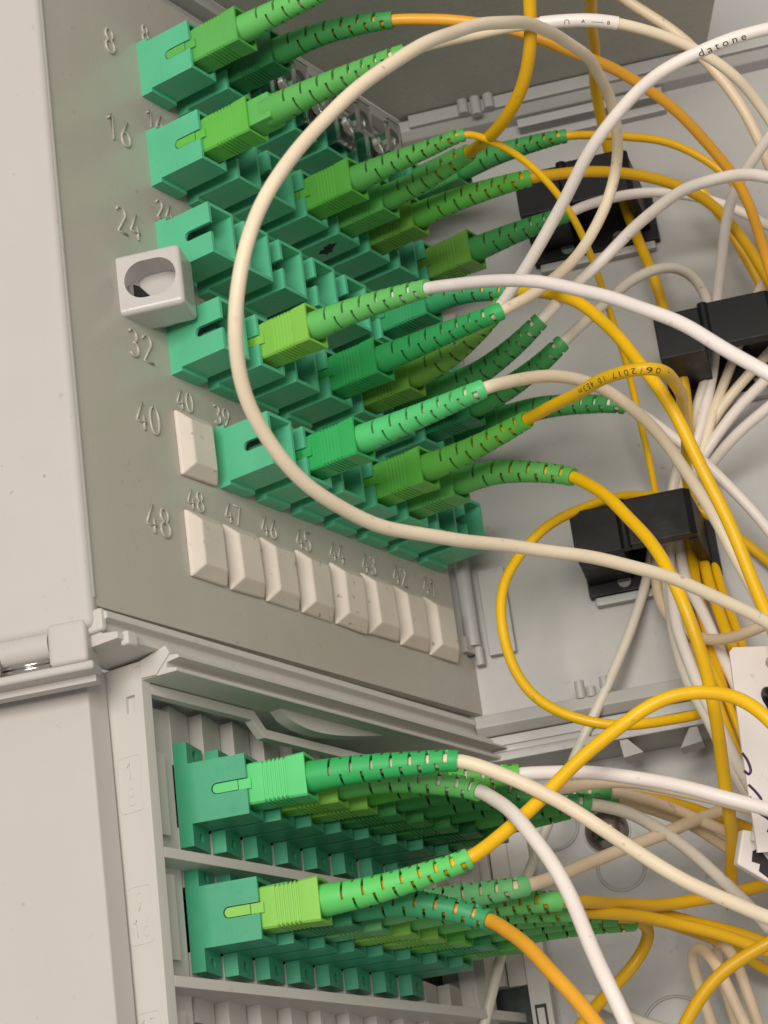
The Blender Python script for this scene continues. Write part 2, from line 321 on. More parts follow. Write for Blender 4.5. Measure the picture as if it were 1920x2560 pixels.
# cord and cable centre lines, millimetres
CORDS = [
    ('U', 8, 2.80, [(5.1,-56.6,-0.7),(10.7,-67.8,2.1),(18.3,-80.6,3.1)]),
    ('U', 7, 2.65, [(21.0,-57.7,-4.4),(27.6,-67.9,-5.6),(35.1,-77.7,-9.4),(46.3,-90.7,-17.2),(65.7,-97.4,-21.7),(80.6,-100.7,-27.7),(92.5,-102.0,-33.8),(104.6,-101.2,-41.5),(116.7,-97.7,-51.1),(121.7,-96.3,-64.1)]),
    ('U', 1, 2.20, [(99.2,-58.2,-3.0),(109.1,-67.7,-2.5),(120.8,-77.4,-4.7),(127.9,-86.9,-13.2),(131.8,-89.8,-21.8),(134.7,-90.5,-31.1),(139.1,-89.3,-42.4)]),
    ('U', 16, 2.50, [(5.4,-68.4,-25.2),(14.2,-74.3,-20.6),(22.2,-79.5,-17.5),(28.3,-83.4,-15.2),(27.6,-90.8,-17.6),(32.1,-97.6,-18.2),(37.8,-105.4,-20.0),(50.7,-113.7,-23.0),(65.6,-120.1,-29.7),(74.1,-121.6,-35.7),(78.6,-122.4,-44.6)]),
    ('U', 13, 1.75, [(45.0,-58.4,-25.1),(50.2,-62.8,-25.3),(57.6,-66.6,-29.5),(67.6,-69.3,-37.7),(81.7,-66.9,-44.7),(93.3,-63.5,-51.3),(109.1,-58.0,-61.2),(117.6,-55.8,-75.8),(125.1,-52.2,-90.3),(127.9,-51.1,-98.0),(131.0,-50.3,-105.8),(123.4,-55.3,-123.9),(114.2,-62.9,-140.5),(110.5,-67.3,-154.0),(108.0,-70.7,-166.0),(113.3,-70.3,-178.4)]),
    ('U', 12, 3.00, [(56.6,-52.6,-22.6),(44.1,-69.4,-27.7),(39.5,-78.3,-24.7),(32.1,-86.1,-20.0),(27.1,-89.7,-11.8),(23.2,-92.7,-5.4)]),
    ('U', 11, 2.80, [(72.3,-59.7,-26.5),(86.0,-70.3,-23.4),(98.8,-78.9,-23.8),(110.1,-85.4,-26.6),(122.6,-89.3,-34.0),(128.0,-91.2,-43.1),(132.8,-92.2,-52.4)]),
    ('U', 9, 2.60, [(97.9,-56.5,-24.9),(102.9,-62.2,-21.5),(110.3,-69.3,-19.8),(123.1,-79.9,-20.2),(130.6,-88.4,-25.0),(135.5,-92.8,-29.7),(140.9,-97.1,-35.6)]),
    ('U', 19, 2.90, [(73.3,-48.1,-52.6),(70.2,-60.2,-57.9),(67.7,-69.2,-65.9),(63.2,-78.3,-77.5),(55.5,-88.7,-95.6),(58.2,-92.8,-108.4),(60.7,-96.3,-124.4),(65.1,-97.9,-138.8),(69.0,-99.2,-152.6),(74.2,-99.3,-163.6)]),
    ('U', 31, 2.75, [(18.9,-57.4,-74.0),(14.6,-73.5,-80.1),(9.8,-91.0,-89.2),(5.5,-106.8,-100.1),(0.8,-120.5,-112.3),(0.9,-129.7,-121.3),(0.6,-137.7,-129.9),(5.7,-142.0,-135.1)]),
    ('U', 29, 2.65, [(44.4,-60.9,-72.3),(53.7,-63.6,-66.6),(68.5,-68.2,-55.1),(74.0,-74.4,-45.5),(77.8,-79.1,-32.9),(64.9,-88.1,-28.9),(51.7,-93.2,-25.6),(27.7,-99.4,-29.2),(5.1,-102.4,-35.4),(-15.1,-104.3,-44.1),(-28.9,-102.1,-50.6),(-47.3,-99.3,-63.5),(-58.5,-92.8,-73.9),(-69.0,-87.1,-85.9),(-78.4,-82.8,-101.0),(-80.1,-77.6,-111.4),(-80.2,-74.7,-122.0),(-74.9,-70.9,-127.8),(-66.3,-67.8,-135.8),(-55.9,-68.1,-143.0),(-41.1,-69.3,-146.4),(-25.4,-73.0,-147.5),(-9.4,-78.4,-147.4),(6.8,-84.5,-147.0),(20.4,-92.3,-148.8),(33.1,-98.5,-152.3),(44.4,-104.4,-157.2),(54.4,-109.0,-162.6)]),
    ('U', 28, 2.80, [(54.0,-56.0,-65.5),(50.6,-65.1,-61.8),(43.9,-79.0,-55.1),(34.5,-96.9,-46.6),(32.2,-111.1,-40.2),(32.5,-123.7,-38.6),(37.3,-132.8,-36.7),(41.4,-139.8,-36.1)]),
    ('U', 27, 2.80, [(67.6,-58.4,-66.0),(73.2,-64.9,-58.1),(81.8,-74.7,-47.6),(74.1,-91.9,-45.7),(69.7,-106.0,-47.5),(64.9,-115.8,-52.2),(58.6,-128.2,-62.2)]),
    ('U', 26, 2.75, [(81.3,-56.2,-66.6),(94.3,-60.9,-55.0),(106.2,-65.5,-44.4),(115.4,-70.7,-39.4),(122.3,-74.0,-38.0),(129.1,-75.1,-40.0),(134.0,-73.6,-44.6),(136.4,-71.6,-52.4),(135.3,-69.5,-61.2),(134.0,-65.6,-69.3),(131.6,-59.9,-81.0),(129.4,-55.2,-90.1),(129.4,-52.5,-99.4),(129.4,-49.9,-108.6),(122.0,-51.8,-125.6),(109.4,-58.5,-144.2),(103.0,-65.6,-162.1),(100.3,-71.3,-176.2),(105.2,-73.0,-184.6)]),
    ('U', 25, 2.70, [(100.6,-60.0,-79.2),(112.6,-60.5,-79.3),(116.6,-66.0,-86.6),(121.6,-72.4,-96.5),(125.8,-76.7,-106.1),(131.0,-81.7,-118.3)]),
    ('U', 38, 2.90, [(30.9,-60.7,-95.7),(43.3,-64.5,-90.4),(58.0,-68.4,-87.2),(70.8,-72.9,-89.6),(84.9,-74.9,-95.8),(92.7,-78.1,-108.7),(98.9,-80.0,-119.5),(99.5,-83.2,-131.8),(99.9,-85.8,-141.6)]),
    ('U', 36, 2.80, [(56.6,-56.3,-94.1),(48.7,-71.0,-96.6),(38.3,-88.2,-100.0),(35.5,-98.3,-102.4),(42.3,-99.1,-102.2),(66.5,-90.2,-98.3),(106.1,-71.8,-91.0),(126.1,-61.1,-94.3),(133.0,-57.6,-100.2),(134.7,-57.4,-109.8),(125.7,-62.9,-126.9),(116.0,-69.4,-143.8),(113.9,-73.6,-161.4)]),
    ('U', 35, 2.90, [(74.2,-56.4,-103.8),(70.8,-65.1,-111.4),(65.5,-74.3,-123.4),(62.2,-80.8,-135.2),(58.2,-85.7,-147.3),(62.4,-85.5,-156.7),(65.7,-84.6,-165.2),(75.7,-79.7,-174.6),(87.3,-73.6,-186.0),(114.0,-59.0,-195.3),(115.5,-56.8,-201.7)]),
    ('L', (0, 0), 2.95, [(18.6,-48.0,-178.4),(23.2,-55.1,-181.7),(29.7,-63.2,-188.9),(37.0,-71.4,-198.0),(44.1,-78.7,-206.5),(50.3,-85.9,-212.8),(56.3,-92.2,-217.5),(60.6,-96.9,-220.3)]),
    ('L', (0, 1), 3.00, [(29.7,-45.4,-182.5),(19.8,-60.6,-194.4),(16.8,-67.8,-206.0),(12.9,-73.2,-217.6),(11.0,-77.4,-228.3),(8.9,-81.5,-238.9),(12.7,-81.7,-247.1)]),
    ('L', (0, 2), 3.00, [(40.6,-49.2,-178.3),(45.8,-55.5,-178.4),(52.4,-62.8,-179.7),(53.6,-77.7,-185.8),(54.4,-88.2,-191.1),(60.4,-95.0,-194.7),(65.3,-100.5,-198.1)]),
    ('L', (0, 3), 2.60, [(51.6,-47.6,-180.4),(61.3,-52.2,-177.9),(70.0,-58.9,-178.0),(79.2,-65.1,-180.0),(83.8,-74.5,-184.6),(88.0,-82.8,-188.9),(91.9,-87.2,-191.4)]),
    ('L', (0, 4), 2.80, [(66.9,-50.4,-181.5),(75.8,-52.5,-181.7),(86.8,-54.4,-183.7),(96.6,-59.5,-191.5),(107.2,-63.8,-201.5),(112.4,-66.7,-209.0)]),
    ('L', (0, 5), 2.60, [(75.8,-51.2,-177.6),(85.3,-53.9,-178.3),(100.1,-57.4,-180.8),(106.5,-63.7,-186.4),(111.5,-68.7,-190.3),(115.7,-73.1,-193.6)]),
    ('L', (0, 6), 2.60, [(84.3,-48.5,-177.9),(93.0,-51.9,-179.0),(106.5,-56.0,-182.9),(112.7,-61.2,-189.4),(118.7,-66.5,-195.5)]),
    ('L', (0, 7), 2.80, [(93.7,-45.7,-174.5),(100.2,-48.7,-175.0),(112.7,-53.9,-177.3),(121.2,-62.9,-183.5),(127.0,-68.7,-188.4)]),
    ('L', (1, 0), 2.90, [(18.6,-47.4,-198.4),(25.3,-54.0,-193.2),(32.8,-62.1,-184.8),(39.1,-71.1,-176.1),(45.7,-79.7,-169.6),(47.1,-87.9,-168.6),(49.3,-95.1,-170.3),(48.7,-100.8,-174.7),(47.8,-105.1,-181.0),(51.9,-106.9,-187.6)]),
    ('L', (1, 1), 3.00, [(30.3,-42.9,-209.0),(25.9,-51.1,-214.1),(19.5,-60.1,-222.1),(15.3,-68.3,-231.2),(11.3,-75.2,-239.1),(15.1,-76.8,-245.2)]),
    ('L', (1, 2), 2.90, [(40.9,-46.8,-201.5),(57.5,-48.6,-197.1),(75.5,-51.0,-191.1),(93.0,-56.6,-185.3),(106.4,-61.2,-181.1),(116.8,-66.4,-177.5),(122.0,-76.3,-175.4)]),
    ('L', (1, 3), 2.90, [(52.5,-47.5,-203.8),(71.2,-47.7,-202.5),(91.1,-48.6,-201.0),(101.4,-55.1,-200.8),(111.4,-62.2,-199.0),(116.8,-71.6,-198.0)]),
    ('L', (1, 4), 2.70, [(62.6,-44.7,-204.6),(75.7,-48.3,-204.4),(88.5,-51.7,-205.0),(96.2,-60.8,-209.4),(104.2,-69.4,-215.0),(109.7,-75.0,-219.4)]),
    ('L', (1, 5), 2.70, [(76.3,-43.5,-203.2),(88.3,-46.3,-202.5),(105.7,-50.0,-203.3),(113.6,-59.2,-208.1),(120.4,-66.8,-212.6)]),
    ('L', (1, 6), 2.70, [(87.4,-41.5,-202.6),(101.6,-45.0,-202.6),(118.0,-47.9,-205.5),(126.1,-52.5,-210.2),(134.7,-56.9,-215.9)]),
    ('L', (1, 7), 2.90, [(94.3,-42.4,-203.2),(105.4,-40.7,-201.6),(108.8,-40.8,-202.8),(111.7,-38.0,-205.2),(108.8,-34.2,-209.6),(103.7,-27.9,-215.5),(92.7,-24.0,-224.2),(91.6,-18.9,-229.0)]),
]
LOOSE = [
    ('ylw_vertical', 'yellow', 2.85, [(51.2,-94.5,5.0),(76.0,-81.4,7.5),(102.3,-67.3,8.3),(122.9,-58.0,0.2),(127.9,-57.5,-11.6),(127.3,-60.8,-27.7),(126.2,-63.1,-41.8),(127.4,-63.9,-51.7),(127.6,-64.8,-61.9),(127.8,-64.8,-73.5),(131.4,-60.8,-81.3),(131.8,-57.8,-91.7),(132.0,-56.3,-100.0),(133.0,-55.0,-109.4),(123.1,-59.8,-125.4),(114.3,-64.7,-143.9),(111.9,-67.9,-164.6),(118.9,-67.0,-181.3)]),
    ('beige_top', 'beige', 2.80, [(88.2,-80.1,28.9),(93.4,-83.4,22.1),(98.0,-90.8,14.8),(102.1,-96.2,6.6),(107.0,-101.2,-4.6),(110.7,-103.5,-16.1),(115.8,-103.9,-26.7),(120.9,-103.3,-38.9)]),
    ('white_vertical', 'white', 2.70, [(97.6,-117.7,-23.4),(100.0,-108.2,-27.8),(106.1,-98.3,-30.7),(111.4,-91.8,-33.7),(120.4,-84.8,-39.3),(130.5,-77.1,-45.9),(136.1,-72.1,-54.0),(136.3,-69.4,-63.5),(134.4,-66.2,-72.1),(131.7,-60.8,-86.3),(129.4,-56.9,-93.3),(130.8,-53.7,-100.7),(130.1,-53.4,-110.8),(120.8,-59.9,-125.9),(115.3,-66.8,-143.2),(112.7,-71.8,-161.1),(118.6,-70.7,-175.6)]),
    ('cream_right', 'cream', 2.60, [(130.9,-102.0,-34.6),(134.0,-90.9,-42.9),(137.4,-82.7,-47.7),(139.6,-76.2,-55.8),(138.4,-72.5,-64.0),(135.8,-69.0,-71.3),(134.5,-63.6,-81.4),(132.7,-59.1,-91.9),(133.6,-55.2,-99.2)]),
    ('white_cross_a', 'white', 2.80, [(133.7,-94.1,-65.7),(135.6,-83.9,-69.8),(136.5,-71.0,-75.8),(134.6,-60.7,-85.6),(129.7,-57.0,-93.9),(130.5,-53.3,-100.6),(128.5,-51.1,-110.4),(114.6,-56.4,-130.9),(105.8,-63.0,-149.6),(101.9,-69.8,-167.9),(100.2,-75.7,-183.8)]),
    ('white_cross_b', 'white', 2.80, [(123.4,-98.8,-78.3),(124.3,-87.4,-82.0),(127.1,-75.1,-85.6),(129.6,-63.8,-89.9),(133.5,-58.1,-95.1),(133.8,-54.0,-101.3),(131.2,-54.3,-112.0),(122.6,-60.2,-129.2),(117.3,-67.6,-146.5),(124.4,-68.6,-160.6)]),
    ('cream_cross', 'cream', 2.70, [(138.2,-93.9,-56.4),(139.0,-81.5,-63.9),(137.4,-70.4,-70.1),(134.7,-62.3,-80.9),(133.3,-56.1,-92.0),(133.9,-51.7,-99.3),(130.7,-51.0,-109.9),(121.4,-55.3,-127.9),(113.9,-61.9,-146.7),(111.9,-67.9,-164.6)]),
    ('yellow_ring', 'yellow', 2.50, [(141.2,-76.3,-120.4),(139.4,-73.0,-115.5),(138.5,-67.5,-107.1),(137.0,-60.7,-99.2),(133.8,-55.4,-93.9),(123.7,-51.6,-93.6),(109.0,-45.9,-97.0),(97.8,-36.3,-102.1),(91.3,-27.2,-111.4),(86.9,-23.7,-123.2),(87.1,-23.5,-134.9),(87.0,-27.8,-145.6),(88.0,-35.3,-154.1),(91.5,-43.7,-158.5),(99.4,-52.4,-158.4),(109.4,-59.8,-156.4),(118.5,-64.3,-153.5),(125.7,-70.1,-150.3)]),
    ('beige_diagonal', 'ivory', 2.60, [(129.6,-49.5,-98.3),(129.4,-45.5,-109.0),(126.4,-43.1,-119.5),(121.7,-37.5,-131.6),(114.8,-29.6,-148.6),(112.8,-22.2,-159.3),(111.1,-14.2,-172.6),(108.2,-8.8,-183.1),(104.6,-1.8,-197.7),(99.5,3.4,-215.7),(100.6,7.4,-223.6)]),
    ('beige_hook', 'beige', 2.70, [(131.4,-49.5,-96.6),(129.6,-46.8,-107.5),(125.7,-47.3,-120.4),(119.4,-53.9,-130.9),(111.1,-64.8,-139.4),(106.4,-75.2,-142.6),(100.9,-86.0,-143.5),(103.6,-92.4,-140.6)]),
    ('yellow_thin_low', 'yellow', 2.40, [(138.4,-56.4,-97.2),(139.1,-57.9,-107.6),(128.5,-64.3,-125.6),(120.9,-69.5,-140.6),(116.3,-74.6,-156.7),(120.6,-73.9,-167.1)]),
    ('beige_loop_a', 'beige', 2.70, [(127.4,-42.2,-233.9),(121.7,-43.0,-220.4),(113.3,-44.7,-207.9),(110.7,-46.2,-205.5),(108.6,-49.0,-205.5),(106.5,-52.2,-207.7),(105.6,-55.4,-215.1),(104.7,-59.1,-224.7),(105.2,-61.0,-234.3)]),
    ('beige_loop_b', 'beige', 2.70, [(139.8,-42.2,-233.4),(133.3,-44.0,-222.1),(126.1,-46.0,-212.0),(121.0,-47.6,-204.1),(118.8,-49.3,-202.6),(117.3,-51.9,-204.0),(117.0,-53.8,-209.0),(117.3,-55.9,-218.0),(116.5,-58.0,-230.1)]),
    ('yellow_bottom', 'yellow', 2.90, [(79.0,-53.4,-237.1),(78.4,-58.9,-228.3),(79.6,-65.7,-221.7),(82.4,-72.8,-218.1),(85.5,-79.6,-215.5),(88.3,-85.1,-214.2)]),
    ('ivory_coil', 'ivory', 2.60, [(113.2,-19.2,-225.9),(110.2,-18.1,-221.0),(106.9,-14.9,-217.9),(104.6,-14.2,-214.1),(106.9,-15.7,-211.3),(111.4,-18.5,-211.8),(116.4,-20.1,-215.0),(121.5,-20.8,-219.8),(125.0,-24.7,-222.2),(132.1,-34.2,-224.6)]),
    ('yellow_side', 'yellow', 2.60, [(127.5,-78.5,-15.2),(131.7,-82.7,-24.2),(135.9,-84.9,-35.8),(139.3,-86.2,-47.1),(145.2,-87.6,-58.3)]),
    ('yellow_tag', 'yellow', 2.70, [(107.9,-65.3,-151.1),(104.7,-68.4,-162.0),(104.2,-70.4,-172.1),(104.5,-73.6,-182.1),(106.1,-77.6,-194.1)]),
]

# ================================================================== SETTING: enclosure back wall
def setting():
    P = lambda *a: a
    bm = new_bm(); box(bm, -9, 175, 0, 3, -7, 190); bevel(bm, 0.3)
    back = part('back_wall', bm, M_BACK, None, sharp=35); back.matrix_world = mm(F_P); back['kind'] = 'structure'
    back['label'] = 'smooth grey back wall of the upper box behind the cables'
    def bp(name, dims, bev=0.4, mat=M_BACK):
        return bx(name, mat, back, dims, bev)
    # hinge leaf and barrel at the panel's far edge
    def barrel(z0, z1, x, y, r, name='hinge_barrel'):
        bm = new_bm(); cyl(bm, (x, y, z0), (x, y, z1), r, n=20); bevel(bm, 0.3)
        return part(name, bm, M_BACK, back, sharp=40)
    bp('hinge_leaf', (4.2, 11, -2.2, 0.2, 14, 37), 0.35)
    barrel(17, 40, 0.6, -2.2, 2.0); barrel(12, 17, 1.6, -1.6, 1.2, 'hinge_pin')
    barrel(86, 108, 0.6, -2.2, 2.0); bp('hinge_leaf', (4.2, 9, -2.2, 0.2, 88, 110), 0.35)
    # bottom ledge, stepped rails and snap lugs
    bm = new_bm(); prism(bm, [(0.2,-1.5),(-9,-3),(-9.5,-6.2),(-7,-8.2),(0.2,-8.2)], -1, 175, 'x'); bevel(bm, 0.4)
    part('bottom_ledge', bm, M_BACK, back, sharp=35)
    bp('bottom_rail', (-3, 175, -7.4, 6, -11.0, -8.5), 0.4)
    bp('bottom_rail', (-6, 175, -8.6, 6, -13.0, -11.3), 0.4)
    bp('bottom_rail', (-8, 175, -10.2, 6, -15.6, -13.3), 0.5)
    for x in (26.0, 28.6, 32.2):
        bm = new_bm(); cyl(bm, (x, -8.6, -3.4), (x, -8.6, 1.2 if x != 28.6 else -0.8), 1.25, n=14); bevel(bm, 0.2); part('snap_lug', bm, M_BACK, back, sharp=40)
    for x in (78.0, 81.5):
        bm = new_bm(); cyl(bm, (x, -8.6, -3.4), (x, -8.6, 1.4), 1.25, n=14); bevel(bm, 0.2); part('snap_lug', bm, M_BACK, back, sharp=40)
    for x in (33.5, 47.5):
        bm = new_bm(); prism(bm, [(x, -15.7), (x + 2.0, -15.7), (x + 5.4, -19.6), (x + 0.4, -20.2)] if x < 40 else [(x + 3.2, -15.7), (x + 5.2, -15.7), (x + 5.8, -19.6), (x + 0.2, -20.4)], -9.8, -3.0, 'y'); bevel(bm, 0.15)
        part('snap_hook', bm, M_BACK, back, sharp=35)
    # top ledge
    bm = new_bm(); prism(bm, [(0.1,162.4),(-4,163),(-6,165.2),(-6.2,168.2),(0.1,168.2)], 0, 175, 'x'); bevel(bm, 0.3)
    part('top_ledge', bm, M_BACK, back, sharp=35)
    # upper wall of the box (its underside is what the camera sees) with an edge strip
    bm = new_bm()
    prism(bm, [(-5, -4.0), (116.5, -4.0), (146.5, -80), (104, -108), (-5, -118)], 30.2, 34.0, 'z'); bevel(bm, 0.4)
    top = part('top_wall', bm, M_CEIL, None, sharp=35); top['kind'] = 'structure'; top['label'] = 'grey underside of the top wall of the box'
    bx('edge_strip', M_BACK, top, (-5, 117, -4.2, 0.4, 26.4, 30.0), 0.5)
    bx('edge_strip', M_BACK, top, (-5, 122, 8, 12, 24, 60), 0.5)
    # top ledge lugs
    def tl(d, y0, y1, z0, z1, x1):
        return bx('ledge_rib', M_BACK, back, (d, x1, y0, y1, z0, z1), 0.35)
    tl(5, -7.5, -4.0, 165.2, 168.9, 175)
    for x in (20.5, 24.0, 27.6):
        bm = new_bm(); cyl(bm, (x, -8.0, 163.8 if x == 24.0 else 165.0), (x, -8.0, 169.8), 1.5, n=16); bevel(bm, 0.25); part('snap_lug', bm, M_BACK, back, sharp=40)
    tl(34, -4.2, -0.05, 159.4, 162.0, 74)
    tl(34, -2.6, -0.05, 155.6, 157.6, 74)
    # lower wall of the box
    bm = new_bm(); box(bm, -20, 190, 6.1, 9, -130, -10); bevel(bm, 0.3)
    low = part('lower_back_wall', bm, M_BACK, None, sharp=35); low.matrix_world = mm(F_P); low['kind'] = 'structure'; low['label'] = 'grey back wall of the lower box with a domed rivet'
    for (x, z, r) in ((27.4, -43.0, 5.8), (12.5, -30.0, 6.0), (34.0, -84.0, 8.0)):
        bm = new_bm(); pts = [Vector((x + r*math.cos(t*math.pi/24), 6.0, z + r*math.sin(t*math.pi/24))) for t in range(49)]
        fr = frames(pts, Vector((0, -1, 0))); tube(bm, pts, fr, 0.42, 8, cap=False); part('moulded_ring', bm, M_BACK, low, smooth=True)
    for (x0, x1, y0, z0, z1) in ((-15, -9.4, -4, -120, -18), (-9.2, -4.2, -0.5, -68, -18), (-4.0, 0.6, 2.5, -68, -18), (0.8, 6.0, 0.5, -120, -18)):
        bx('side_rib', M_TRAY, low, (x0, x1, y0, 6.0, z0, z1), 0.3)
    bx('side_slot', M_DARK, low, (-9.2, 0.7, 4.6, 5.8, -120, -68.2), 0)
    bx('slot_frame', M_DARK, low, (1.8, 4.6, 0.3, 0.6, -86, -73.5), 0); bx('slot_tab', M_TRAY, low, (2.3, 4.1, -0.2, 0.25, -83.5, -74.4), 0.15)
    return back, low
back, low = setting()
# domed steel rivet
bm = new_bm(); bmesh.ops.create_uvsphere(bm, u_segments=28, v_segments=14, radius=5.6)
for v in bm.verts: v.co.y *= 0.75
rv = thing('dome_rivet', 'shiny domed steel rivet on the lower grey wall', 'rivet', F_P @ Matrix.Translation((25.4, 6.0, -33.6)))
part('dome', bm, M_DOME, rv, smooth=True)
bm = new_bm(); cyl(bm, (0, -0.4, 0), (0, 0.0, 0), 5.9, n=30); bevel(bm, 0.15); part('washer', bm, M_BACK, rv, sharp=40)

# ================================================================== UPPER PATCH PANEL
panel = thing('patch_bay', 'hinged grey patch panel with moulded position numbers 1 to 48', 'patch panel', F_W)
bm = new_bm()
prism(bm, [(-33.2, 25.2), (107.2, 25.2), (107.2, -119.5), (110.6, -121.5), (110.6, -124.5), (113.7, -124.5), (113.7, -139.4), (-33.2, -141.0)], 0.0, 2.4, 'y'); bevel(bm, 0.35)
part('face_plate', bm, M_PANEL, panel, sharp=35)
bx('left_lip', M_COVER, panel, (-34.4, -33.3, -0.5, 1.2, -139.5, 60), 0.4)
bx('hinge_tab', M_BACK, panel, (107.6, 112.0, -1.6, 2.0, -124.0, -119.8), 0.4)
for num in range(1, 49):
    r = (num - 1)//8; c = 8*(r+1) - num
    u0 = c*PITCH + 3.6; z0 = -r*ROW + 11.4
    part('numeral', numeral(str(num), 4.7, lambda a, b: (u0 + a, -0.15, z0 + b), 0.27), M_PANEL, panel, smooth=True)
for r in range(6):
    z0 = -r*ROW + (3.2 if r != 3 else -3.4)
    part('row_numeral', numeral(str(8*(r+1)), 6.6, lambda a, b: (-10.3 + a, -0.18, z0 + b), 0.33), M_PANEL, panel, smooth=True)
# finger latch with an oval hole
LF = Matrix.Translation((-15.9, 0, -62.5)) @ Matrix.Rotation(A22, 4, 'Z')
bm = new_bm(); box(bm, 0.0, 10.5, -14.6, 1.0, -7.3, 7.3); bevel(bm, 1.5, 5)
ov = new_bm(); prism(ov, [(-9.0 + 4.3*math.cos(a), 0.3 + 4.5*math.sin(a)) for a in [math.pi/2 + math.pi*t/14 for t in range(15)]] + [(-5.8 + 4.3*math.cos(a), 0.3 + 4.5*math.sin(a)) for a in [-math.pi/2 + math.pi*t/14 for t in range(15)]], -3, 7.4, 'x')
bm = cut(bm, [ov]); part('finger_latch', bm, M_LATCH, panel, sharp=40, matrix=LF)
bm = new_bm(); prism(bm, [(-7.6, -4.1), (-1.55, -4.1), (-1.55, 2.4), (-3.4, 1.4)], 5.0, 7.35, 'x'); part('latch_wedge', bm, M_BLACK, panel, matrix=LF)  # solid black wedge set inside the oval hole
bm = new_bm(); prism(bm, [(8.0,-13.6), (10.4,-14.4), (14.0,-7.0), (14.0,-0.2), (8.0,-0.2)], 1.2, 5.2, 'z'); bevel(bm, 0.5); part('latch_wing', bm, M_LATCH, panel, sharp=40, matrix=LF)
bm = new_bm(); prism(bm, [(8.0,-12.0), (10.4,-12.6), (13.6,-8.0), (13.6,-0.2), (8.0,-0.2)], -5.8, -0.6, 'z'); bevel(bm, 0.8); part('latch_wing', bm, M_LATCH, panel, sharp=40, matrix=LF)

# ================================================================== ADAPTERS
def adapter_meshes(fh, fd, depth, wings):
    bm = new_bm()
    prism(bm, [(0,-fh/2),(-fd,-fh/2),(-fd,-6.4),(-depth,-6.4),(-depth,6.4),(-fd,6.4),(-fd,fh/2),(0,fh/2)], 0, TH, 'x')
    cs = []
    c = new_bm(); box(c, 0.85, TH-0.8, -depth-2, -3.6, -5.55, 5.55); cs.append(c)
    c = new_bm(); box(c, -1, 2.0, -depth-2, -9.0, -1.2, 1.2); cs.append(c)
    c = new_bm(); cyl(c, (-1, -9.0, 0), (2.0, -9.0, 0), 1.195, n=20); cs.append(c)
    if wings:
        for s in (-1, 1):
            c = new_bm(); cyl(c, (TH/2, -fd-1, s*8.9), (TH/2, 1, s*8.9), 1.15, n=16); cs.append(c)
    bm = cut(bm, cs); bevel(bm, 0.16, 2, 40)
    for (yy, zz, rr) in (((-11.6, 4.3, 0.7), (-11.9, -4.2, 0.7)) if wings else ((-3.2, -4.7, 0.28), (-2.6, 4.6, 0.2))):
        cyl(bm, (0.3, yy, zz), (-0.045, yy, zz), rr, rr*0.9, n=14)
    house = to_mesh(bm, 'housing', sharp=35)
    bm = new_bm(); cyl(bm, (TH/2, -3.4, 0), (TH/2, -10.5, 0), 1.9, 1.7, n=18); box(bm, 1.1, TH-1.05, -4.3, -3.7, -5.3, 5.3)
    sl = to_mesh(bm, 'ferrule_sleeve', sharp=35)
    return house, sl
HU, SU = adapter_meshes(14.63, 3.07, 15.17, False)
HL, SL = adapter_meshes(22.15, 3.09, 15.62, True)
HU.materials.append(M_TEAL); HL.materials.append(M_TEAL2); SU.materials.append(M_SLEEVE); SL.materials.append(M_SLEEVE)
def adapter(frame, lower, label, group):
    t = thing('fibre_adapter', label, 'adapter', frame, group)
    wn(obj('housing', HL if lower else HU, None, t)); obj('ferrule_sleeve', SL if lower else SU, None, t)
    return t
def upper_frame(num):
    r = (num - 1)//8; c = 8*(r+1) - num
    return Matrix.Translation((c*PITCH, 0, -r*ROW))
def lower_frame(r, c):
    return F_T @ Matrix.Translation(Vector((c*PITCH2, 0, 0)) + ROWV*r) @ Matrix.Rotation(ANG2, 4, 'Z')
CORDED = {c[1] for c in CORDS if c[0] == 'U'}
CAPPED = (6, 5, 4, 3)
ROWMARK = ('eight', 'sixteen', 'twenty-four', 'thirty-two', 'forty', 'forty-eight')
ORD = ('first', 'second', 'third', 'fourth', 'fifth', 'sixth', 'seventh', 'eighth')
def spot(num):
    r = (num - 1)//8; c = 8*(r+1) - num
    return '%s along the row marked %s' % (ORD[c], ROWMARK[r])
for num in range(1, 41):
    if num == 40: continue
    st = 'plugged' if num in CORDED else ('capped' if num in CAPPED else 'empty')
    adapter(upper_frame(num), False, '%s teal adapter, %s on the hinged panel' % (st, spot(num)), 'adapters on the hinged panel')
# black marker scrawl on one adapter's lower face
for o in [o for o in col.objects if o.get('label', '').startswith('plugged teal adapter, fifth along the row marked sixteen')]:
    bm = new_bm()
    prism(bm, [(5.0,-5.3),(5.6,-6.4),(6.9,-6.7),(6.2,-7.6),(6.6,-8.6),(5.4,-9.3),(4.6,-10.4),(3.4,-12.3),(3.2,-10.9),(2.4,-10.4),(3.0,-9.4),(2.9,-8.3),(3.9,-8.0),(3.8,-6.8)], -6.45, -6.41, 'z'); part('marker_scrawl', bm, M_INK, o)
ROWNAME = ('upper', 'second')
for r in range(2):
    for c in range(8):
        adapter(lower_frame(r, c), True, 'winged green adapter, %s from the numbered strip in the %s row of the angled tray' % (ORD[c], ROWNAME[r]), 'adapters in the angled tray')

